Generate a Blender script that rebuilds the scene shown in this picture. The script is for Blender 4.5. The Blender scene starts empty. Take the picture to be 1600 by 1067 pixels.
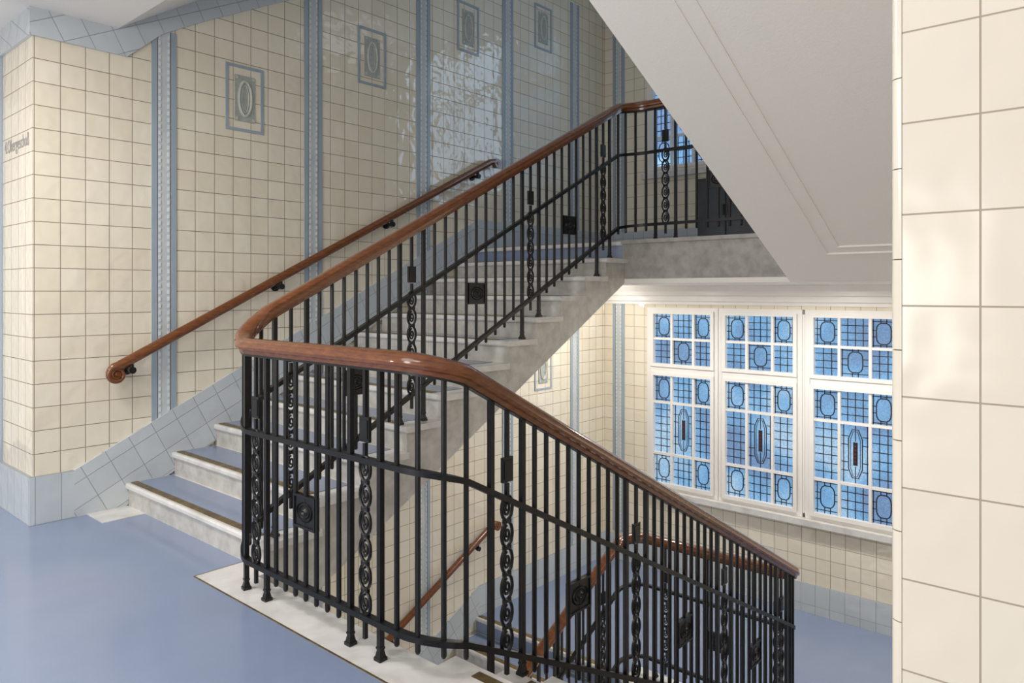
import bpy, bmesh, math
from mathutils import Matrix, Vector
C = bpy.context.scene.collection
try:
    bpy.context.scene.view_settings.view_transform = 'Standard'
except Exception: pass

# ------------------------------------------------------------------ materials
def base_mat(name, color=(.8,.8,.8), rough=.5, metal=0., coat=0.):
    m = bpy.data.materials.new(name); m.use_nodes = True
    nt = m.node_tree; b = nt.nodes['Principled BSDF']
    b.inputs['Base Color'].default_value = (*color, 1)
    b.inputs['Roughness'].default_value = rough
    b.inputs['Metallic'].default_value = metal
    b.inputs['Coat Weight'].default_value = coat
    return m, nt, b
def N(nt, t, **k):
    n = nt.nodes.new(t)
    for a, v in k.items(): setattr(n, a, v)
    return n
def mth(nt, op, a, b=None):
    n = N(nt, 'ShaderNodeMath', operation=op)
    for i, s in enumerate((a, b)):
        if s is None: continue
        if isinstance(s, (int, float)): n.inputs[i].default_value = s
        else: nt.links.new(s, n.inputs[i])
    return n.outputs[0]
def tile_mat(name, c1, c2, grout, w, h, mortar, ou=0, oz=0, theta=0, rough=.07, wav=.22, bs=.7, ior=1.8):
    m, nt, b = base_mat(name, c1, rough)
    b.inputs['IOR'].default_value = ior
    g = N(nt, 'ShaderNodeNewGeometry')
    sp = N(nt, 'ShaderNodeSeparateXYZ'); nt.links.new(g.outputs['Position'], sp.inputs[0])
    sn = N(nt, 'ShaderNodeSeparateXYZ'); nt.links.new(g.outputs['True Normal'], sn.inputs[0])
    ax = mth(nt, 'ABSOLUTE', sn.outputs[0]); ay = mth(nt, 'ABSOLUTE', sn.outputs[1])
    u = mth(nt, 'ADD', mth(nt, 'MULTIPLY', sp.outputs[0], ay), mth(nt, 'MULTIPLY', sp.outputs[1], ax))
    z = sp.outputs[2]
    if theta:
        c, s = math.cos(theta), math.sin(theta)
        u2 = mth(nt, 'ADD', mth(nt, 'MULTIPLY', u, c), mth(nt, 'MULTIPLY', z, s))
        z = mth(nt, 'SUBTRACT', mth(nt, 'MULTIPLY', z, c), mth(nt, 'MULTIPLY', u, s)); u = u2
    u = mth(nt, 'ADD', u, 30 * w - ou); z = mth(nt, 'ADD', z, 60 * h - oz)
    cb = N(nt, 'ShaderNodeCombineXYZ'); nt.links.new(u, cb.inputs[0]); nt.links.new(z, cb.inputs[1])
    br = N(nt, 'ShaderNodeTexBrick'); br.offset = 0; br.squash = 1
    nt.links.new(cb.outputs[0], br.inputs['Vector'])
    br.inputs['Color1'].default_value = (*c1, 1); br.inputs['Color2'].default_value = (*c2, 1)
    br.inputs['Mortar'].default_value = (*grout, 1)
    br.inputs['Scale'].default_value = 1; br.inputs['Mortar Size'].default_value = mortar
    br.inputs['Mortar Smooth'].default_value = .3
    br.inputs['Brick Width'].default_value = w; br.inputs['Row Height'].default_value = h
    nt.links.new(br.outputs['Color'], b.inputs['Base Color'])
    r = mth(nt, 'ADD', mth(nt, 'MULTIPLY', br.outputs['Fac'], .5), rough)
    nt.links.new(r, b.inputs['Roughness'])
    no = N(nt, 'ShaderNodeTexNoise'); no.inputs['Scale'].default_value = 9; no.inputs['Detail'].default_value = 1
    nt.links.new(g.outputs['Position'], no.inputs['Vector'])
    # every tile sits at a slightly different tilt
    fx = mth(nt, 'FLOOR', mth(nt, 'DIVIDE', u, w)); fz = mth(nt, 'FLOOR', mth(nt, 'DIVIDE', z, h))
    cc = N(nt, 'ShaderNodeCombineXYZ'); nt.links.new(fx, cc.inputs[0]); nt.links.new(fz, cc.inputs[1])
    wn = N(nt, 'ShaderNodeTexWhiteNoise'); wn.noise_dimensions = '3D'; nt.links.new(cc.outputs[0], wn.inputs['Vector'])
    sw = N(nt, 'ShaderNodeSeparateColor'); nt.links.new(wn.outputs['Color'], sw.inputs[0])
    tilt = mth(nt, 'ADD', mth(nt, 'MULTIPLY', mth(nt, 'SUBTRACT', sw.outputs[0], .5), mth(nt, 'MULTIPLY', u, .012)),
               mth(nt, 'MULTIPLY', mth(nt, 'SUBTRACT', sw.outputs[1], .5), mth(nt, 'MULTIPLY', z, .012)))
    hgt = mth(nt, 'ADD', mth(nt, 'MULTIPLY', no.outputs['Fac'], .03 * wav), tilt)
    bp0 = N(nt, 'ShaderNodeBump'); bp0.inputs['Strength'].default_value = 1; bp0.inputs['Distance'].default_value = 1
    nt.links.new(hgt, bp0.inputs['Height'])
    bp = N(nt, 'ShaderNodeBump', invert=True); bp.inputs['Strength'].default_value = bs; bp.inputs['Distance'].default_value = .003
    nt.links.new(br.outputs['Fac'], bp.inputs['Height']); nt.links.new(bp0.outputs[0], bp.inputs['Normal'])
    nt.links.new(bp.outputs[0], b.inputs['Normal'])
    return m
def noise_mat(name, stops, scale, detail=4, rough=.4, metal=0, stretch=(1, 1, 1), dist=0, coat=0, bump=0):
    m, nt, b = base_mat(name, stops[0][1], rough, metal, coat)
    g = N(nt, 'ShaderNodeNewGeometry'); mp = N(nt, 'ShaderNodeMapping'); mp.inputs['Scale'].default_value = stretch
    nt.links.new(g.outputs['Position'], mp.inputs['Vector'])
    no = N(nt, 'ShaderNodeTexNoise'); no.inputs['Scale'].default_value = scale; no.inputs['Detail'].default_value = detail
    no.inputs['Distortion'].default_value = dist
    nt.links.new(mp.outputs[0], no.inputs['Vector'])
    cr = N(nt, 'ShaderNodeValToRGB'); e = cr.color_ramp.elements
    e[0].position = stops[0][0]; e[0].color = (*stops[0][1], 1); e[1].position = stops[-1][0]; e[1].color = (*stops[-1][1], 1)
    for p, c in stops[1:-1]:
        q = e.new(p); q.color = (*c, 1)
    nt.links.new(no.outputs['Fac'], cr.inputs[0]); nt.links.new(cr.outputs[0], b.inputs['Base Color'])
    if bump:
        bp = N(nt, 'ShaderNodeBump'); bp.inputs['Strength'].default_value = bump; bp.inputs['Distance'].default_value = .01
        nt.links.new(no.outputs['Fac'], bp.inputs['Height']); nt.links.new(bp.outputs[0], b.inputs['Normal'])
    return m

SL = .1625 / .319
TH = math.atan(SL)
M_tile = tile_mat('cream_tile', (.84, .77, .63), (.79, .71, .56), (.29, .225, .155), .15, .15, .0027, wav=.28)
M_tile_near = tile_mat('cream_tile_near', (.82, .75, .63), (.80, .725, .60), (.44, .365, .275), .15, .15, .0015, ou=.05, oz=.126, rough=.14, wav=.16, ior=1.45)
M_bull = noise_mat('cream_bullnose', [(.3, (.76, .69, .57)), (.7, (.80, .73, .61))], 5, rough=.16)
M_grout = base_mat('grout_brown', (.24, .18, .12), .8)[0]
M_blue = tile_mat('blue_tile', (.56, .60, .62), (.52, .56, .59), (.33, .36, .38), .15, .31, .0025, rough=.12, ior=1.5)
M_blue_s = tile_mat('blue_tile_sloped', (.57, .61, .63), (.52, .56, .59), (.33, .36, .38), .17, .155, .0025, theta=TH, rough=.12, ou=.02, oz=.03, ior=1.5)
M_strip = noise_mat('strip_grey_blue', [(.3, (.31, .375, .43)), (.7, (.36, .425, .48))], 3, rough=.16)
M_strip_l = noise_mat('strip_pale', [(.35, (.50, .54, .56)), (.65, (.58, .61, .62))], 5, rough=.2)
M_bead = noise_mat('bead_white', [(.35, (.64, .67, .68)), (.65, (.74, .76, .76))], 8, rough=.15)
M_panel = noise_mat('panel_grey_green', [(.3, (.34, .37, .34)), (.7, (.43, .45, .41))], 25, rough=.3)
M_wreath = noise_mat('wreath_pale', [(.3, (.50, .51, .46)), (.7, (.60, .60, .54))], 25, rough=.3)
M_lino = noise_mat('linoleum_blue', [(.3, (.215, .27, .40)), (.7, (.235, .292, .425))], 2.5, detail=6, rough=.17)
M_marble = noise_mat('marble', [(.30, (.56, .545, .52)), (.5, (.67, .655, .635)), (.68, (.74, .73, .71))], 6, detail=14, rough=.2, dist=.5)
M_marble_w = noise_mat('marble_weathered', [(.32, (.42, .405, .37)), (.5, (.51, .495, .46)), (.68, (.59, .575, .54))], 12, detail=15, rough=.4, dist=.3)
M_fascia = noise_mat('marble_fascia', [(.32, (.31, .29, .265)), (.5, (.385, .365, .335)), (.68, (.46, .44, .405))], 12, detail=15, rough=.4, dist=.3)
M_brass = noise_mat('brass_dark', [(.3, (.16, .11, .05)), (.7, (.32, .23, .10))], 20, rough=.4, metal=.7)
M_iron = noise_mat('black_iron', [(.3, (.006, .006, .007)), (.7, (.012, .012, .013))], 40, rough=.36, metal=.2)
M_lead = base_mat('lead_came', (.012, .012, .014), .6)[0]
M_wood = noise_mat('red_brown_wood', [(.3, (.125, .036, .009)), (.55, (.178, .055, .014)), (.75, (.235, .078, .020))], 20, detail=8, rough=.18, stretch=(1, 1, 4), coat=.45)
M_paint = noise_mat('ceiling_paint', [(.3, (.91, .87, .81)), (.7, (.93, .89, .83))], 90, rough=.6, bump=.1)
M_white = noise_mat('white_paint', [(.3, (.82, .79, .75)), (.7, (.85, .82, .78))], 5, rough=.3)
M_sign = base_mat('sign_letter_grey', (.36, .35, .34), .4)[0]
M_red = base_mat('red_glass', (.12, .025, .03), .2)[0]
M_cab = noise_mat('cabinet_dark', [(.3, (.04, .045, .055)), (.7, (.07, .08, .095))], 4, rough=.2, metal=.3)

def glass_mat(name, k):
    m, nt, b = base_mat(name, (.15, .35, .6), .15)
    g = N(nt, 'ShaderNodeNewGeometry')
    no = N(nt, 'ShaderNodeTexNoise'); no.inputs['Scale'].default_value = 1.4; no.inputs['Detail'].default_value = 2
    nt.links.new(g.outputs['Position'], no.inputs['Vector'])
    cr = N(nt, 'ShaderNodeValToRGB'); e = cr.color_ramp.elements
    e[0].position = .36; e[0].color = (.13, .22, .39, 1); e[1].position = .50; e[1].color = (.16, .36, .61, 1)
    q = e.new(.64); q.color = (.36, .53, .70, 1)
    nt.links.new(no.outputs['Fac'], cr.inputs[0])
    n2 = N(nt, 'ShaderNodeTexNoise'); n2.inputs['Scale'].default_value = 60; n2.inputs['Detail'].default_value = 3
    nt.links.new(g.outputs['Position'], n2.inputs['Vector'])
    s = mth(nt, 'ADD', mth(nt, 'MULTIPLY', n2.outputs['Fac'], 1.3 * k), .4 * k)
    nt.links.new(cr.outputs[0], b.inputs['Emission Color'])  # panes glow by themselves in place of daylight from outside
    b.inputs['Base Color'].default_value = (.05, .09, .14, 1)
    nt.links.new(s, b.inputs['Emission Strength'])
    return m
M_glass = glass_mat('leaded_blue_glass_glow', .92)
M_glass_u = glass_mat('leaded_blue_glass_glow_strong', 1.4)  # same glass with a stronger built-in glow, for the upper windows

# ------------------------------------------------------------------ mesh builder
class MB:
    def __init__(s): s.v = []; s.f = []; s.m = []
    def add(s, v, f, mi=0):
        o = len(s.v); s.v += [tuple(p) for p in v]
        for q in f: s.f.append([i + o for i in q]); s.m.append(mi)
    def box(s, x0, x1, y0, y1, z0, z1, mi=0):
        v = [(x, y, z) for x in (x0, x1) for y in (y0, y1) for z in (z0, z1)]
        s.add(v, [(0, 1, 3, 2), (4, 6, 7, 5), (0, 4, 5, 1), (2, 3, 7, 6), (0, 2, 6, 4), (1, 5, 7, 3)], mi); return s
    def prism(s, pts, a, b, axis='y', mi=0):
        n = len(pts)
        mk = {'y': lambda p, t: (p[0], t, p[1]), 'x': lambda p, t: (t, p[0], p[1]), 'z': lambda p, t: (p[0], p[1], t)}[axis]
        v = [mk(p, a) for p in pts] + [mk(p, b) for p in pts]
        f = [list(range(n)), list(range(n, 2 * n))[::-1]] + [(i, (i + 1) % n, n + (i + 1) % n, n + i) for i in range(n)]
        s.add(v, f, mi); return s
    def cyl(s, c, ax, r, h, n=12, r2=None, mi=0):
        r2 = r if r2 is None else r2
        c = Vector(c); ax = Vector(ax).normalized()
        t = Vector((1, 0, 0)) if abs(ax.x) < .9 else Vector((0, 1, 0))
        p = ax.cross(t).normalized(); q = ax.cross(p)
        v = []
        for k, (rr, hh) in enumerate(((r, 0), (r2, h))):
            for i in range(n):
                a = 2 * math.pi * (i + .5) / n
                v.append(c + ax * hh + p * rr * math.cos(a) + q * rr * math.sin(a))
        s.add(v, [list(range(n)), list(range(n, 2 * n))] + [(i, (i + 1) % n, n + (i + 1) % n, n + i) for i in range(n)], mi); return s
    def sweep(s, path, prof, side=None, closed=False, mi=0, scale=None):
        n = len(path); k = len(prof); v = []
        P = [Vector(p) for p in path]
        for i in range(n):
            if closed: t = P[(i + 1) % n] - P[i - 1]
            else: t = P[min(i + 1, n - 1)] - P[max(i - 1, 0)]
            t.normalize()
            sd = Vector(side) if side is not None else Vector((0, 0, 1)).cross(Vector((t.x, t.y, 0))).normalized()
            up = t.cross(sd).normalized() 
            kk = scale[i] if scale else 1
            for a, b in prof: v.append(P[i] + sd * a * kk + up * b * kk)
        f = []
        for i in range(n if closed else n - 1):
            j = (i + 1) % n
            for a in range(k):
                b = (a + 1) % k; f.append((i * k + a, i * k + b, j * k + b, j * k + a))
        if not closed: f += [list(range(k)), list(range((n - 1) * k, n * k))]
        s.add(v, f, mi); return s
    def ell(s, c, a, b, r, n=18, plane='xz', mi=0, ns=6, ry=None):
        pts = []
        for i in range(n):
            t = 2 * math.pi * i / n
            o = (a * math.cos(t), b * math.sin(t))
            pts.append((c[0] + o[0], c[1], c[2] + o[1]) if plane == 'xz' else (c[0], c[1] + o[0], c[2] + o[1]))
        ry = ry or r
        prof = [(ry * math.cos(2 * math.pi * i / ns), r * math.sin(2 * math.pi * i / ns)) for i in range(ns)]
        return s.sweep(pts, prof, side=(0, 1, 0) if plane == 'xz' else (1, 0, 0), closed=True, mi=mi)
    def mesh(s, name, mats, smooth=False):
        me = bpy.data.meshes.new(name); me.from_pydata(s.v, [], s.f)
        for m in (mats if isinstance(mats, (list, tuple)) else [mats]): me.materials.append(m)
        for p, i in zip(me.polygons, s.m): p.material_index = i
        bm = bmesh.new(); bm.from_mesh(me); bmesh.ops.recalc_face_normals(bm, faces=bm.faces); bm.to_mesh(me); bm.free()
        if smooth:
            for p in me.polygons: p.use_smooth = True
            me.set_sharp_from_angle(angle=math.radians(38))
        me.update(); return me
    def obj(s, name, mats, parent=None, smooth=False, **k):
        return put(s.mesh(name, mats, smooth), name, parent, **k)
def put(me, name, parent=None, mw=None, **k):
    o = bpy.data.objects.new(name, me); C.objects.link(o)
    if mw is not None: o.matrix_world = mw
    if parent is not None:
        o.parent = parent; o.matrix_parent_inverse = Matrix.Translation(parent.location).inverted()
    for a, v in k.items(): o[a] = v
    return o
def empty(name, loc, **k):
    o = bpy.data.objects.new(name, None); C.objects.link(o); o.location = loc; o.empty_display_size = .1
    for a, v in k.items(): o[a] = v
    return o
def struct(mb, name, mats, label, cat, **k):
    return mb.obj(name, mats, kind='structure', label=label, category=cat, **k)

# ------------------------------------------------------------------ constants
WY = 5.40; WX = 8.0; CX = 1.49; YR = .31
G = .319; R = .1625; NS = 12; X1 = 2.044; XD = 5.61
YU = 3.535; YDN = 2.15
def nose_u(x): return R + SL * (x - X1)

# ------------------------------------------------------------------ shell
struct(MB().box(CX, WX + .2, WY, WY + 3, -4.3, 5.9), 'wall_left', M_tile, 'cream glazed tile wall beside the stair flights', 'wall')
mb = MB()
yl, yr_, zb, zt = 4.75, 1.82, -.94, 1.30
mb.box(WX, WX + .25, yl, WY, -4.3, 5.9); mb.box(WX, WX + .25, -.6, yr_, -4.3, 5.9)
mb.box(WX, WX + .25, yr_, yl, -4.3, zb); mb.box(WX, WX + .25, yr_, yl, zt, zb + 3.9); mb.box(WX, WX + .25, yr_, yl, zt + 3.9, 5.9)
struct(mb, 'wall_back', M_tile, 'cream glazed tile wall with leaded windows on the landings', 'wall')
struct(MB().box(1.33, WX, -.6, YR, -4.3, 5.9), 'wall_right', M_tile_near, 'cream glazed tile pier and wall closing the stairwell', 'wall')
pts = [(1.330, YR + .001), (1.331, YR + .006), (1.334, YR + .012), (1.339, YR + .0165), (1.346, YR + .019), (1.40, YR + .019), (1.40, YR + .001)]
bk = [(1.334, YR), (1.3345, YR + .006), (1.338, YR + .012), (1.343, YR + .015), (1.40, YR + .015), (1.40, YR)]
mb = MB().prism(bk, -3.9, 3.32, 'z', mi=1)
z = 1.5 + 50 / 1140 * 1.2 - .15 * 37
while z < 3.3:
    a = max(z + .001, -3.9); b_ = min(z + .149, 3.32)
    if b_ > a: mb.prism(pts, a, b_, 'z')
    z += .15
struct(mb, 'trim_1', [M_bull, M_grout], 'rounded cream corner tiles on the edge of the pier', 'corner trim', smooth=True)

mb = MB()
mb.box(-3, 1.33, -3, WY, -.38, 0); mb.box(-3, CX, WY, 8.4, -.38, 0); mb.box(1.33, 1.785, YR, WY, -.38, 0)
mb.box(1.785, X1 + .03, 3.78, WY, -.38, 0); mb.box(1.785, 1.93, YR, 1.95, -.38, 0)
struct(mb, 'floor', M_lino, 'blue-grey linoleum landing floor', 'floor')
mb = MB().box(1.785, 2.0, 1.95, 3.78, -.38, .003); mb.box(2.0, X1 + .03, YU, 3.78, -.38, .003); mb.box(1.93, 2.10, YR, 1.95, -.38, .003); mb.box(2.0, 2.10, 1.95, YDN, -.38, .003)
mb.box(1.80, X1 + .03, 5.10, 5.378, .0, .004)
struct(mb, 'trim_2', M_marble, 'white marble border along the landing edge', 'marble border')
struct(MB().box(1.778, 1.785, 1.95, 3.787, 0, .0035).box(1.785, X1 + .02, 3.78, 3.787, 0, .0035), 'trim_10', M_brass, 'thin dark metal strip between linoleum and marble', 'floor strip')
def landing(z, nm):
    struct(MB().box(5.58, WX, YR, WY, z - .34, z), nm, M_lino, 'blue-grey linoleum half landing floor', 'floor')
    struct(MB().box(5.55, WX, YR, WY, z - .38, z - .34), 'ceiling', M_paint, 'off-white painted underside of the half landing', 'ceiling')
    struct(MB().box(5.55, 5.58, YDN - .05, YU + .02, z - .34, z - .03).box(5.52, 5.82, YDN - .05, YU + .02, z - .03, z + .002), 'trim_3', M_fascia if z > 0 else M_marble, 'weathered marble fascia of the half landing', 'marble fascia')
landing(1.95, 'floor'); landing(-1.95, 'floor')
struct(MB().box(-3, X1 + .03, YR, WY, -4.2, -3.9), 'floor', M_lino, 'blue-grey linoleum floor of the storey below', 'floor')
# ceilings
struct(MB().box(-3, 2.0, -3, 8.4, 3.32, 3.6), 'ceiling', M_paint, 'off-white plaster ceiling above the landing', 'ceiling')
mb = MB().prism([(2.0, 3.32), (2.0, 3.6), (5.56, 5.6), (5.56, 5.24), (2.62, 3.72)], YU, WY, 'y')
struct(mb, 'ceiling', M_paint, 'off-white sloping underside of the flight overhead', 'ceiling')
struct(MB().box(5.55, WX, YR, WY, 5.30, 5.6), 'ceiling', M_paint, 'off-white ceiling of the upper half landing', 'ceiling')
struct(MB().box(2.0, 5.55, YR, YU, 5.45, 5.6), 'ceiling', M_paint, 'unseen off-white cover added over the stairwell to block light', 'ceiling')  # added out of view to keep world light out of the well
sz = lambda x: 1.57 + .513 * (5.5 - x)
mb = MB().prism([(5.60, 1.572), (5.50, 1.572), (2.06, sz(2.06)), (2.06, sz(2.06) + .35), (5.60, 1.95)], YR, 2.045, 'y')
struct(mb, 'ceiling', M_paint, 'off-white sloping soffit of the stair flight', 'ceiling')
mb = MB()
def fr(yv, xe, w=.007, t=.006):
    pr = [(-w, -t), (w, -t), (w, t), (-w, t)]
    mb.sweep([(2.2, yv, sz(2.2)), (xe, yv, sz(xe))], pr)
    mb.sweep([(xe, yv + w, sz(xe)), (xe, YR, sz(xe))], pr)
fr(1.66, 5.14); fr(1.565, 5.06)
struct(mb, 'trim_4', M_paint, 'raised plaster frame moulding on the soffit', 'moulding')
for dz in (0, 3.73):
    mb = MB().prism([(8.0, 1.34), (7.975, 1.34), (7.975, 1.37), (7.955, 1.385), (7.955, 1.44), (7.93, 1.455), (7.93, 1.50), (7.86, 1.56), (7.86, 1.57), (8.0, 1.57)], YR, WY, 'y')
    mb.v = [(a, b, c + dz) for a, b, c in mb.v]
    struct(mb, 'trim_5', M_white, 'cream plaster cornice above the windows', 'cornice')
H_b = .31; T = .022
def skirt(dz):
    pts = [(X1 - .319, 0), (X1 - .319, H_b), (5.60, nose_u(5.60) + H_b - .02), (5.60, 1.95), (X1, 0)]
    mb = MB().prism([(a, b + dz) for a, b in pts], WY - T, WY, 'y')
    struct(mb, 'baseboard_left', M_blue_s, 'pale blue tiled skirting following the stair slope', 'baseboard')
skirt(0); skirt(-3.9)
mb = MB().box(CX - T, X1 - .319, WY - T, WY, 0, H_b).box(CX - T, CX, WY, 8.4, 0, H_b)
struct(mb, 'baseboard_left', M_blue, 'pale blue tiled skirting of the landing', 'baseboard')
struct(MB().box(-3, X1 - .319, WY - T, WY, -3.9, -3.9 + H_b), 'baseboard_left', M_blue, 'pale blue tiled skirting of the lower storey', 'baseboard')
for z in (1.95, -1.95):
    struct(MB().box(5.60, WX, WY - T, WY, z, z + H_b).box(WX - T, WX, YR, WY - T, z, z + H_b), 'baseboard_back', M_blue, 'pale blue tiled skirting of the half landing', 'baseboard')
mb = MB().prism([(CX - T, 3.14), (2.06, 3.14), (2.30, 3.36), (2.64, 3.555), (5.5, 5.05), (5.5, 5.22), (2.62, 3.72), (2.2, 3.45), (2.0, 3.32), (CX - T, 3.32)], WY - T, WY, 'y')
mb.box(CX - T, CX, WY, 8.4, 3.14, 3.32)
struct(mb, 'trim_6', M_blue_s, 'pale blue tile band below the ceiling', 'tile band')

def strip(axis, c, z0, z1, name='trim_7'):
    mb = MB(); w = .088
    def bx(a0, a1, d, z0, z1, mi):
        if axis == 'x': mb.box(a0, a1, WY - d, WY, z0, z1, mi)
        elif axis == 'y': mb.box(WX - d, WX, a0, a1, z0, z1, mi)
        else: mb.box(CX - d, CX, a0, a1, z0, z1, mi)
    bx(c - w, c - .048, .010, z0, z1, 0); bx(c + .048, c + w, .010, z0, z1, 0)
    bx(c - .048, c - .043, .005, z0, z1, 2); bx(c + .043, c + .048, .005, z0, z1, 2)
    bx(c - .043, c + .043, .008, z0, z1, 1)
    z = z0 + .03
    while z < z1 - .03:
        for o in (-.032, .032): bx(c + o - .007, c + o + .007, .014, z, z + .03, 3)
        z += .05
    struct(mb, name, [M_strip, M_strip_l, M_iron, M_bead], 'blue-grey vertical tile strip with a beaded pale centre', 'tile strip')
def top_band(x):
    return 3.14 if x < 2.06 else 3.36 + (x - 2.30) * .565 if x < 2.64 else 3.555 + (x - 2.64) * .523 if x < 5.5 else 5.05
for k in range(6):
    x = 2.317 + 1.254 * k
    if x < 7.9: strip('x', x, -3.6, top_band(x) + .02)
strip('y', 5.18, -1.6, 1.34); strip('y', 5.18, 2.2, 5.05)
strip('l', 6.13, .31, 3.14)

fm = MB()
w, h = .16, .26
for a in [(-w, w, h - .022, h), (-w, w, -h, -h + .022), (-w, -w + .022, -h + .022, h - .022), (w - .022, w, -h + .022, h - .022)]:
    fm.box(a[0], a[1], -.009, 0, a[2], a[3])
frame_me = fm.mesh('ornament_frame', M_strip)
pn = MB().box(-.085, .085, -.008, 0, -.18, .18).mesh('ornament_panel', M_panel)
om = MB().ell((0, -.009, 0), .052, .135, .013, n=28, ns=6); om.ell((0, -.009, 0), .030, .110, .005, n=28)
for sx in (-1, 1):
    for szz in (-1, 1): om.box(sx * .07 - .01, sx * .07 + .01, -.014, 0, szz * .162 - .012, szz * .162 + .012)
on = om.mesh('ornament_wreath', M_wreath, True)
for X, Z in [(2.946, 3.02), (4.2, 3.65), (5.455, 4.26), (6.71, 4.60), (6.71, .60), (5.455, .36), (4.2, -.25)]:
    e = empty('wall_ornament', (X, WY, Z), label='blue-grey relief tile panel with an oval wreath in the wall', category='wall ornament', group='relief tile panels on the stair wall')
    mw = Matrix.Translation((X, WY, Z))
    put(frame_me, 'frame', e, mw); put(pn, 'panel', e, mw); put(on, 'wreath', e, mw)

# ------------------------------------------------------------------ windows
def window(i, ya, yb, dz, label):
    mb = MB(); lead = MB(); gl = MB(); red = MB()
    X0, Xg = WX - .03, WX + .03
    def rect(y0, y1, z0, z1, w, xa, xb):
        mb.box(xa, xb, y0, y1, z0, z0 + w); mb.box(xa, xb, y0, y1, z1 - w, z1)
        mb.box(xa, xb, y0, y0 + w, z0 + w, z1 - w); mb.box(xa, xb, y1 - w, y1, z0 + w, z1 - w)
    rect(yb - .055, ya + .055, -.94 + dz, 1.30 + dz, .05, WX - .01, WX + .12)
    mb.box(WX - .015, WX + .12, yb, ya, .495 + dz, .575 + dz)
    for (z0, z1, rows) in ((-.90, .50, (.27, .75)), (.57, 1.26, (.5,))):
        z0 += dz; z1 += dz
        rect(yb, ya, z0, z1, .040, X0, WX + .08)
        W = ya - yb - .080; iy = yb + .040; iz = z0 + .040; Hh = z1 - z0 - .080
        ys = [iy, iy + W * .30, iy + W * .68, iy + W]
        zs = [iz] + [iz + Hh * r for r in rows] + [iz + Hh]
        for y in ys[1:-1]: mb.box(X0 + .018, WX + .06, y - .014, y + .014, iz, iz + Hh)
        for z in zs[1:-1]: mb.box(X0 + .019, WX + .059, iy, iy + W, z - .014, z + .014)
        gl.box(Xg, Xg + .006, iy - .01, iy + W + .01, iz - .01, iz + Hh + .01)
        def hl(y0, y1, z): lead.box(Xg - .005, Xg, y0, y1, z - .0042, z + .0042)
        def vl(y, z0, z1): lead.box(Xg - .005, Xg, y - .0042, y + .0042, z0, z1)
        nr = len(zs) - 1
        for r in range(nr):
            for c in range(3):
                y0, y1, a, b = ys[c], ys[c + 1], zs[r], zs[r + 1]
                cy, cz = (y0 + y1) / 2, (a + b) / 2
                if nr == 3: oval = (r != 1 and c != 1)
                else: oval = (c != 1) if r == 1 else (c == 1)
                if nr == 3 and r == 1 and c == 1:
                    ry, rz = .068, .25
                    for (kx, kz, tt) in ((1, 1, .005), (.70, .93, .003)):
                        oc = [(ry * kx * sx_, rz * kz * sz_) for sx_, sz_ in ((.45, 1), (1, .62), (1, -.62), (.45, -1), (-.45, -1), (-1, -.62), (-1, .62), (-.45, 1))]
                        lead.sweep([(Xg - .003, cy + p, cz + q) for p, q in oc], [(.002, -tt), (.002, tt), (-.002, tt), (-.002, -tt)], side=(1, 0, 0), closed=True)
                    for q in (-.18, -.09, .09, .18): hl(y0, cy - ry, cz + q); hl(cy + ry, y1, cz + q)
                    vl(cy, cz + .13, b); vl(cy, a, cz - .13)
                    vl(y0 + .035, a, b); vl(y1 - .035, a, b)
                    red.box(Xg - .004, Xg - .001, cy - .022, cy + .022, cz - .12, cz + .12, 0)
                    for k in range(5):
                        zz = cz - .10 + k * .04
                        red.box(Xg - .007, Xg - .001, cy - .011, cy + .011, zz + .008, zz + .030, 1)
                elif oval:
                    ry, rz = min(.072, (y1 - y0) * .29), min((b - a) * .35, .115)
                    oc = [(ry * p, rz * q) for p, q in ((.4, 1), (.75, .85), (.95, .6), (1, .3), (1, -.3), (.95, -.6), (.75, -.85), (.4, -1), (-.4, -1), (-.75, -.85), (-.95, -.6), (-1, -.3), (-1, .3), (-.95, .6), (-.75, .85), (-.4, 1))]
                    lead.sweep([(Xg - .003, cy + p, cz + q) for p, q in oc], [(.003, -.0055), (.003, .0055), (-.003, .0055), (-.003, -.0055)], side=(1, 0, 0), closed=True)
                    for q in (-1, 1):
                        hl(y0, cy - ry, cz + q * rz * .3); hl(cy + ry, y1, cz + q * rz * .3)
                        vl(cy + q * ry * .4, cz + rz, b); vl(cy + q * ry * .4, a, cz - rz)
                    hl(y0, y1, a + .03); hl(y0, y1, b - .03); vl(y0 + .022, a, b); vl(y1 - .022, a, b)
                else:
                    ny = max(2, round((y1 - y0) / .078)); nz = max(2, round((b - a) / .085))
                    for k in range(1, ny): vl(y0 + (y1 - y0) * k / ny, a, b)
                    for k in range(1, nz): hl(y0, y1, a + (b - a) * k / nz)
    f = mb.obj('window_%d' % i, M_white, kind='structure', label=label, category='window')
    for m_, n_, mt in ((gl, 'glass', M_glass_u if dz else M_glass), (lead, 'lead_came', M_lead), (red, 'coloured_glass', [M_lead, M_red])):
        m_.obj(n_, mt, f)
k = 1
for dz in (0, 3.9):
    for ya, yb in ((4.70, 3.86), (3.755, 2.895), (2.755, 1.88)):
        window(k, ya, yb, dz, 'white casement window with blue leaded glass'); k += 1
    struct(MB().box(WX - .08, WX + .05, yr_ - .02, yl + .06, zb + dz - .065, zb + dz - .002), 'trim_8', M_marble, 'white marble window sill', 'window sill')
    for y in (3.81, 2.825):
        struct(MB().box(WX - .008, WX + .1, y - .012, y + .012, zb + .05 + dz, zt - .05 + dz), 'trim_9', M_white, 'white window mullion', 'mullion')

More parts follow.
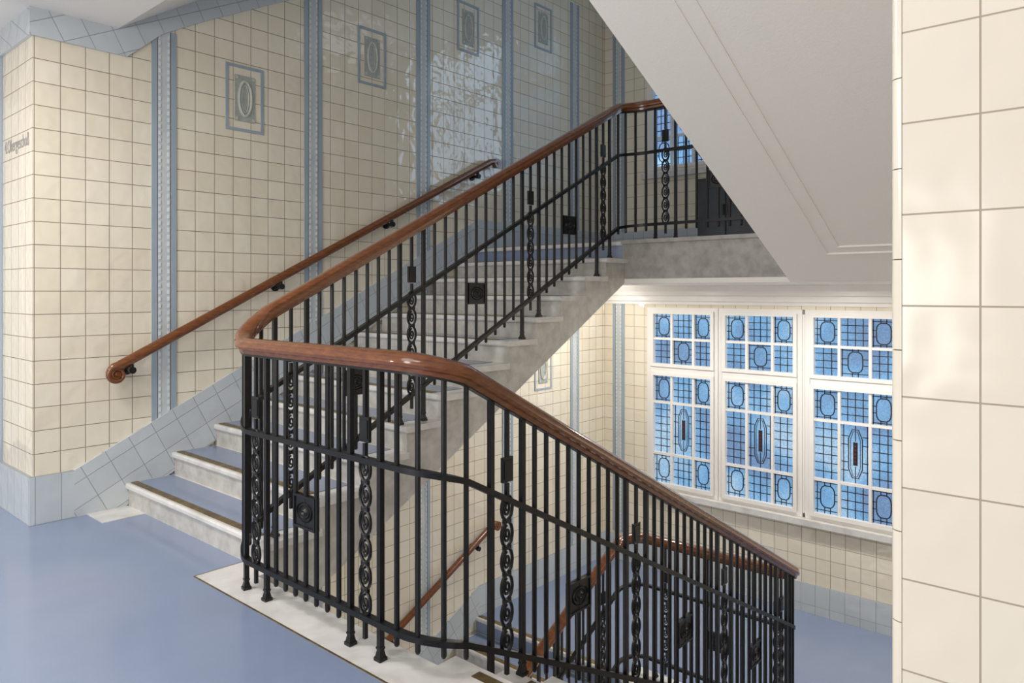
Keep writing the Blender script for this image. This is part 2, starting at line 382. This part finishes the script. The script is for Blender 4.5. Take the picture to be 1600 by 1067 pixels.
# ------------------------------------------------------------------ stair flights
def flight(x1, sg, z0, y0, y1, openhi, label, body_mat):
    e = empty('staircase', (x1, (y0 + y1) / 2, z0), label=label, category='staircase', group='flights of stairs')
    t = .040
    P = [(x1 + sg * .022, z0 - .375)]
    for k in range(1, NS):
        xk = x1 + sg * ((k - 1) * G + .022)
        zt_ = z0 + k * R - t
        P += [(xk, z0 + (k - 1) * R - t if k > 1 else z0 - .02), (xk, zt_)]
    P.append((x1 + sg * ((NS - 1) * G - .005), z0 + (NS - 1) * R - t))
    P.append((x1 + sg * ((NS - 1) * G - .005), z0 + NS * R - .38))
    P.append((x1 + sg * .25, z0 - .10 - .13))
    MB().prism(P, y0, y1, 'y').obj('flight_body', body_mat, e)
    ov = .024
    ya, yb = (y0 - ov, y1) if not openhi else (y0, y1 + ov)
    for k in range(1, NS + 1):
        xa = x1 + sg * (k - 1) * G; z = z0 + k * R
        L = (G + .022) if k < NS else .06
        xb = xa + sg * L
        pr = [(xa + sg * .006, z - t), (xa, z - t + .010), (xa, z - .012), (xa + sg * .004, z - .004), (xa + sg * .012, z), (xb, z), (xb, z - t)]
        st = MB().prism(pr, ya, yb, 'y').obj('step', M_marble, e)
        m = .13
        ia, ib = (ya + m + .02, yb - .02) if not openhi else (ya + .02, yb - m - .02)
        if k < NS: MB().box(min(xa + sg * .075, xa + sg * G), max(xa + sg * .075, xa + sg * G), ia, ib, z + .0005, z + .003).obj('tread_inlay', M_lino, st)
        MB().box(min(xa + sg * .028, xa + sg * .075), max(xa + sg * .028, xa + sg * .075), ia, ib, z + .0005, z + .005).obj('nosing_strip', M_brass, st)
    return e
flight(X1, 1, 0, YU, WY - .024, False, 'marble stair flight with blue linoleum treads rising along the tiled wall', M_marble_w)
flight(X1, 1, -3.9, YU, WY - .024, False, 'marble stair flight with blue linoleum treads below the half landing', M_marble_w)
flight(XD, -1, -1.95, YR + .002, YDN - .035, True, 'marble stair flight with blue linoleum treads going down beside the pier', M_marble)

# ------------------------------------------------------------------ railings
HT = 1.265
HR = [(-.026, -.085), (-.030, -.066), (-.046, -.060), (-.050, -.045), (-.044, -.030), (-.046, -.018), (-.036, -.006), (-.018, 0), (.018, 0), (.036, -.006), (.046, -.018), (.044, -.030), (.050, -.045), (.046, -.060), (.030, -.066), (.026, -.085)]
HR = [(a * .94, b * .90) for a, b in HR]
bar = MB().cyl((0, 0, .100), (0, 0, 1), .0115, HT - .175, 8); bar.cyl((0, 0, .092), (0, 0, 1), .008, .008, 8, r2=.0115)
bar_me = bar.mesh('baluster', M_iron)
o = MB()
for i in range(6):
    zc = .205 + i * .112
    o.ell((0, 0, zc), .034, .053, .0068, n=18, ry=.009)
    sp = []
    for j in range(20):
        a = math.radians(90 + 30 * j); q = 1 - j / 24
        sp.append((.022 * q * math.cos(a), 0, zc + .038 * q * math.sin(a)))
    o.sweep(sp, [(.006 * math.cos(math.pi * t / 3), .0058 * math.sin(math.pi * t / 3)) for t in range(6)], side=(0, 1, 0))
    if i < 5: o.box(-.022, .022, -.007, .007, zc + .048, zc + .064)
o.box(-.008, .008, -.008, .008, .06, .155); o.box(-.008, .008, -.008, .008, .815, .87)
o.box(-.032, .032, -.007, .007, .875, .98); o.box(-.024, .024, -.010, .010, .888, .967); o.box(-.008, .008, -.008, .008, .98, HT - .08)
orn_me = o.mesh('scroll_ornament', M_iron, True)
m_ = MB().box(-.086, .086, -.008, .008, .422, .573)
for a in [(-.086, .086, .562, .573), (-.086, .086, .422, .433), (-.086, -.075, .433, .562), (.075, .086, .433, .562)]: m_.box(a[0], a[1], -.014, .014, a[2], a[3])
m_.ell((0, 0, .4975), .058, .043, .005, n=24, ry=.016); m_.ell((0, 0, .4975), .038, .028, .005, n=20, ry=.013)
m_.ell((0, 0, .4975), .014, .010, .010, n=14, ry=.018)
med_me = m_.mesh('medallion', M_iron, True)

def railing(segs, orns, label, floorz, dz=0, group='iron balustrades with wooden handrails', sa=0):
    P = [Vector((a, b, c + dz)) for a, b, c in segs]
    S = [0]
    for i in range(1, len(P)): S.append(S[-1] + (P[i].xy - P[i - 1].xy).length)
    def at(s):
        s = max(0, min(S[-1], s)); i = 0
        while i < len(S) - 2 and S[i + 1] < s: i += 1
        t = (s - S[i]) / (S[i + 1] - S[i])
        return P[i].lerp(P[i + 1], t), (P[i + 1] - P[i]).normalized()
    e = empty('stair_railing', tuple(P[0]), label=label, category='railing', group=group)
    MB().sweep([p + Vector((0, 0, HT)) for p in P], HR).obj('handrail', M_wood, e, smooth=True)
    fb = [(-.017, -.012), (.017, -.012), (.017, .012), (-.017, .012)]
    MB().sweep([p + Vector((0, 0, HT - .082)) for p in P], [(-.02, -.006), (.02, -.006), (.02, .006), (-.02, .006)]).obj('top_band', M_iron, e)
    MB().sweep([p + Vector((0, 0, .80)) for p in P], fb).obj('middle_band', M_iron, e)
    MB().sweep([p + Vector((0, 0, .15)) for p in P], fb).obj('bottom_band', M_iron, e)
    def mat_at(s):
        p, t = at(s); a = math.atan2(t.y, t.x)
        return Matrix.Translation(p) @ Matrix.Rotation(a, 4, 'Z'), p
    marks = []
    for s in orns:
        mw, p = mat_at(s); put(orn_me, 'scroll_ornament', e, mw)
        for q in (s - .1, s + .1):
            mw, p = mat_at(q)
            fz = floorz(p.x, p.y) + dz - p.z
            pm_ = MB().box(-.0112, .0112, -.0112, .0112, fz + .03, HT - .08)
            pm_.cyl((0, 0, fz), (0, 0, 1), .028, .014, 4, r2=.028); pm_.cyl((0, 0, fz + .014), (0, 0, 1), .023, .024, 4, r2=.016); pm_.cyl((0, 0, fz + .046), (0, 0, 1), .019, .009, 4)
            pm_.obj('post', M_iron, e, mw=mw)
        marks += [s - .1, s + .1]
    ends = [-.048] + marks + [S[-1] + .048]
    gaps = [(ends[i], ends[i + 1]) for i in range(0, len(ends), 2)]
    for gi, (a, b) in enumerate(gaps):
        n = max(1, round((b - a) / .0965))
        inner = 0 < gi < len(gaps) - 1
        if inner and n % 2: n += 1
        for i in range(1, n):
            mw, p = mat_at(a + (b - a) * i / n); put(bar_me, 'baluster', e, mw)
        if inner:
            mw, p = mat_at((a + b) / 2); put(med_me, 'medallion', e, mw)
    return e
BO = -.03; YB = 3.60
def arc(cx, cy, r, a0, a1, z0, z1, n=20, ein=False):
    out = []
    for i in range(n + 1):
        t = i / n; k = t ** 1.9 if ein else 1 - (1 - t) ** 1.7
        a = math.radians(a0 + (a1 - a0) * t)
        out.append((cx + r * math.cos(a), cy + r * math.sin(a), z0 + (z1 - z0) * k))
    return out
def upb(x): return nose_u(x) + BO
def tread_u(x, y):
    k = math.floor((x - X1) / G) + 1
    return max(0, min(NS, k)) * R
def tread_d(x, y):
    k = math.floor((XD - x) / G) + 1
    return -1.95 + max(0, min(NS, k)) * R
xs = [2.10 + (5.50 - 2.10) * i / 20 for i in range(21)]
Useg = [(x, YB, upb(x)) for x in xs]
Uor = [2.24 - 2.10, 3.12 - 2.10, 4.32 - 2.10, 5.31 - 2.10]
railing(Useg, Uor, 'black iron balustrade with wooden handrail on the flight going up', tread_u)
railing(Useg, Uor, 'black iron balustrade with wooden handrail on the lowest flight', tread_u, dz=-3.9)
dnb = lambda x: -SL * (x - 2.10) - .075
XL = 1.875
Lseg = [(2.10, YB, upb(2.10))] + arc(XL + .21, YB - .21, .21, 90, 180, upb(XL + .21), .0) + [(XL, 3.0, 0), (XL, 2.6, 0), (XL, 2.35, 0)] + arc(XL + .19, 2.245, .19, 180, 270, 0, dnb(XL + .19), ein=True) + [(2.09, 2.055, dnb(2.09)), (2.12, 2.055, dnb(2.12))]
railing(Lseg, [.41, 1.28], 'black iron balustrade with curved wooden handrail on the landing edge', lambda x, y: .003)
Dseg = [(x, 2.055, dnb(x)) for x in [2.12 + (5.55 - 2.12) * i / 20 for i in range(21)]]
railing(Dseg, [2.31 - 2.12, 3.34 - 2.12, 4.40 - 2.12, 5.35 - 2.12], 'black iron balustrade with wooden handrail on the flight going down', tread_d)
LL = [(5.55, 2.055, dnb(5.55))] + arc(5.56, 2.245, .19, -90, 0, dnb(5.56), -1.95) + [(5.75, 2.6, -1.95), (5.75, 3.0, -1.95), (5.75, 3.3, -1.95)] + \
     arc(5.55, YB - .20, .20, 0, 90, -1.95, upb(5.55) - 3.9, ein=True) + [(5.50, YB, upb(5.5) - 3.9)]
railing(LL, [.30, 1.30], 'black iron balustrade on the lower half landing edge', lambda x, y: -1.948)
railing(LL, [.30, 1.30], 'black iron balustrade on the upper half landing edge', lambda x, y: -1.948, dz=3.9)

# ------------------------------------------------------------------ wall handrails
def wall_rail(dz):
    y = 5.31
    e = empty('wall_handrail', (1.95, y, .95 + dz), label='polished wooden handrail on iron brackets along the tiled wall', category='handrail', group='wooden wall handrails')
    f = lambda x: .957 + .507 * (x - 1.917) + dz
    prof = [(.029 * math.cos(2 * math.pi * i / 12), .036 * math.sin(2 * math.pi * i / 12)) for i in range(12)]
    path = [(x, y, f(x)) for x in (1.99, 3, 4, 5, 5.70)]
    # the lower end rolls over the top and curls into a spiral scroll
    px, pz = 1.945, f(1.945)
    nx, nz = -SL, 1.0; ln = math.hypot(nx, nz); nx /= ln; nz /= ln
    Rv = .056; cx, cz = px - nx * Rv * .8, pz - nz * Rv * .8
    a0 = math.degrees(math.atan2(nz, nx)); sp = []; sc_ = []
    for i in range(54):
        q = i / 53; a = math.radians(a0 + 800 * q); r = Rv * (1 - .86 * q)
        sp.append((cx + r * math.cos(a), y - .012 * q, cz + r * math.sin(a))); sc_.append(max(.16, .95 - .85 * q ** .42))
    MB().sweep(path + [(5.76, y, f(5.72)), (5.80, y, f(5.72))], prof, side=(0, 1, 0)).obj('rail', M_wood, e, smooth=True)
    mb = MB().sweep([(1.995, y, f(1.995))] + sp, [(.028 * math.cos(2 * math.pi * i / 10), .030 * math.sin(2 * math.pi * i / 10)) for i in range(10)], side=(0, 1, 0), scale=[1.1] + sc_)
    mb.cyl((cx, y - .026, cz), (0, 1, 0), .011, .052, 12); mb.cyl((cx, y - .004, cz), (0, 1, 0), .050, .018, 20)
    mb.obj('volute', M_wood, e, smooth=True)
    mb = MB().cyl((5.80, y - .027, f(5.70) + .0), (0, 1, 0), .05, .054, 20); mb.cyl((5.80, y - .035, f(5.70)), (0, 1, 0), .016, .07, 12)
    mb.obj('volute', M_wood, e, smooth=True)
    for x in (2.06, 3.21, 4.36, 5.51):
        z = f(x)
        mb = MB().cyl((x, WY - .012, z - .075), (0, 1, 0), .038, .012, 16); mb.cyl((x, y - .01, z - .075), (0, 1, 0), .017, .10, 10)
        mb.cyl((x, y, z - .095), (0, 0, 1), .015, .07, 10); mb.cyl((x, y - .025, z - .075), (0, 1, 0), .024, .03, 12)
        mb.obj('bracket', M_iron, e, smooth=True)
wall_rail(0); wall_rail(-3.9)

# ------------------------------------------------------------------ sign
cu = bpy.data.curves.new('storey_lettering', 'FONT'); cu.body = '4.Obergeschoß'; cu.size = .125; cu.extrude = .001; cu.offset = -.001
tmp = bpy.data.objects.new('tmp', cu); C.objects.link(tmp); bpy.context.view_layer.update()
me = bpy.data.meshes.new_from_object(tmp.evaluated_get(bpy.context.evaluated_depsgraph_get()))
bpy.data.objects.remove(tmp)
me.materials.clear(); me.materials.append(M_sign)
wd = max(v.co.x for v in me.vertices)
sc = .53 / wd
put(me, 'storey_sign', None, Matrix(((0, 0, -1, CX - .002), (-sc, 0, 0, 6.00), (0, 1, 0, 2.45), (0, 0, 0, 1))),
         label='grey painted storey lettering on the cream tiles', category='sign')

# ------------------------------------------------------------------ cabinet on upper landing
e = empty('cabinet', (7.8, 3.55, 1.95), label='dark metal cabinet standing by the window wall', category='cabinet')
MB().box(7.66, 7.96, 3.20, 3.90, 2.0, 2.78).box(7.68, 7.96, 3.22, 3.88, 1.952, 2.0).obj('body', M_cab, e)
for a, b in ((3.22, 3.54), (3.56, 3.88)):
    d = MB().box(7.645, 7.66, a, b, 2.03, 2.75).obj('door', M_cab, e)
    MB().box(7.63, 7.645, (b - .03) if a < 3.3 else (a + .01), (b - .01) if a < 3.3 else (a + .03), 2.35, 2.47).obj('handle', M_iron, d)

# ------------------------------------------------------------------ lights
def area(loc, size, en, col=(1, .965, .92), rot=(0, 0, 0), sy=None):
    l = bpy.data.lights.new('area_source', 'AREA'); l.shape = 'DISK'; l.size = size; l.energy = en; l.color = col
    if sy: l.shape = 'RECTANGLE'; l.size_y = sy
    o = bpy.data.objects.new('area_light', l); C.objects.link(o); o.location = loc; o.rotation_euler = rot
def soft_point(loc, r, en, col=(1, .965, .92)):
    l = bpy.data.lights.new('soft_point', 'POINT'); l.shadow_soft_size = r; l.energy = en; l.color = col
    o = bpy.data.objects.new('point_light', l); C.objects.link(o); o.location = loc
area((.3, 4.2, 3.28), .7, 60); area((-1.8, 6.0, 3.28), .6, 55)
soft_point((-.7, 2.4, 2.3), .35, 55); soft_point((-1.7, 1.2, 1.5), .5, 62)  # unseen lights, added to brighten the sloping soffit and pier
soft_point((7.62, 5.05, 1.36), .07, 3); area((6.8, 2.6, 1.53), .3, 32); area((6.8, 1.0, 1.53), .3, 26); area((6.8, 4.4, 1.53), .3, 28)
# added blue lights inside the upper windows imitate daylight, hidden behind the soffit
for yy, ww in ((3.28, .74), (2.31, .76)):
    area((7.90, yy, 3.74), 1.28, 5.0, (.55, .76, 1), (0, math.radians(90), 0), sy=ww)
    area((7.90, yy, 4.82), .62, 2.6, (.55, .76, 1), (0, math.radians(90), 0), sy=ww)
area((6.6, 1.6, 5.25), 1.3, 3, (.8, .88, 1))
area((.8, 3.8, -.42), .4, 60); area((.8, 1.8, -.42), .4, 45); area((6.8, 4.4, -2.38), .3, 25)
area((-2.9, 2.6, 1.4), 2.6, 55, (1, .98, .95), (0, math.radians(-90), 0))  # added fill light behind the camera, lifts the soffit
w = bpy.data.worlds.new('world'); bpy.context.scene.world = w; w.use_nodes = True
w.node_tree.nodes['Background'].inputs[0].default_value = (1, .965, .92, 1)
w.node_tree.nodes['Background'].inputs[1].default_value = .74

# ------------------------------------------------------------------ camera
cam = bpy.data.cameras.new('camera'); co = bpy.data.objects.new('camera', cam); C.objects.link(co)
cam.sensor_width = 36; cam.lens = 1140 / 1600 * 36; cam.shift_y = -78.5 / 1600
co.location = (0, 0, 1.5); co.rotation_euler = (math.radians(90), 0, -math.atan2(.7517, .6594))
cam.clip_start = .05
bpy.context.scene.camera = co
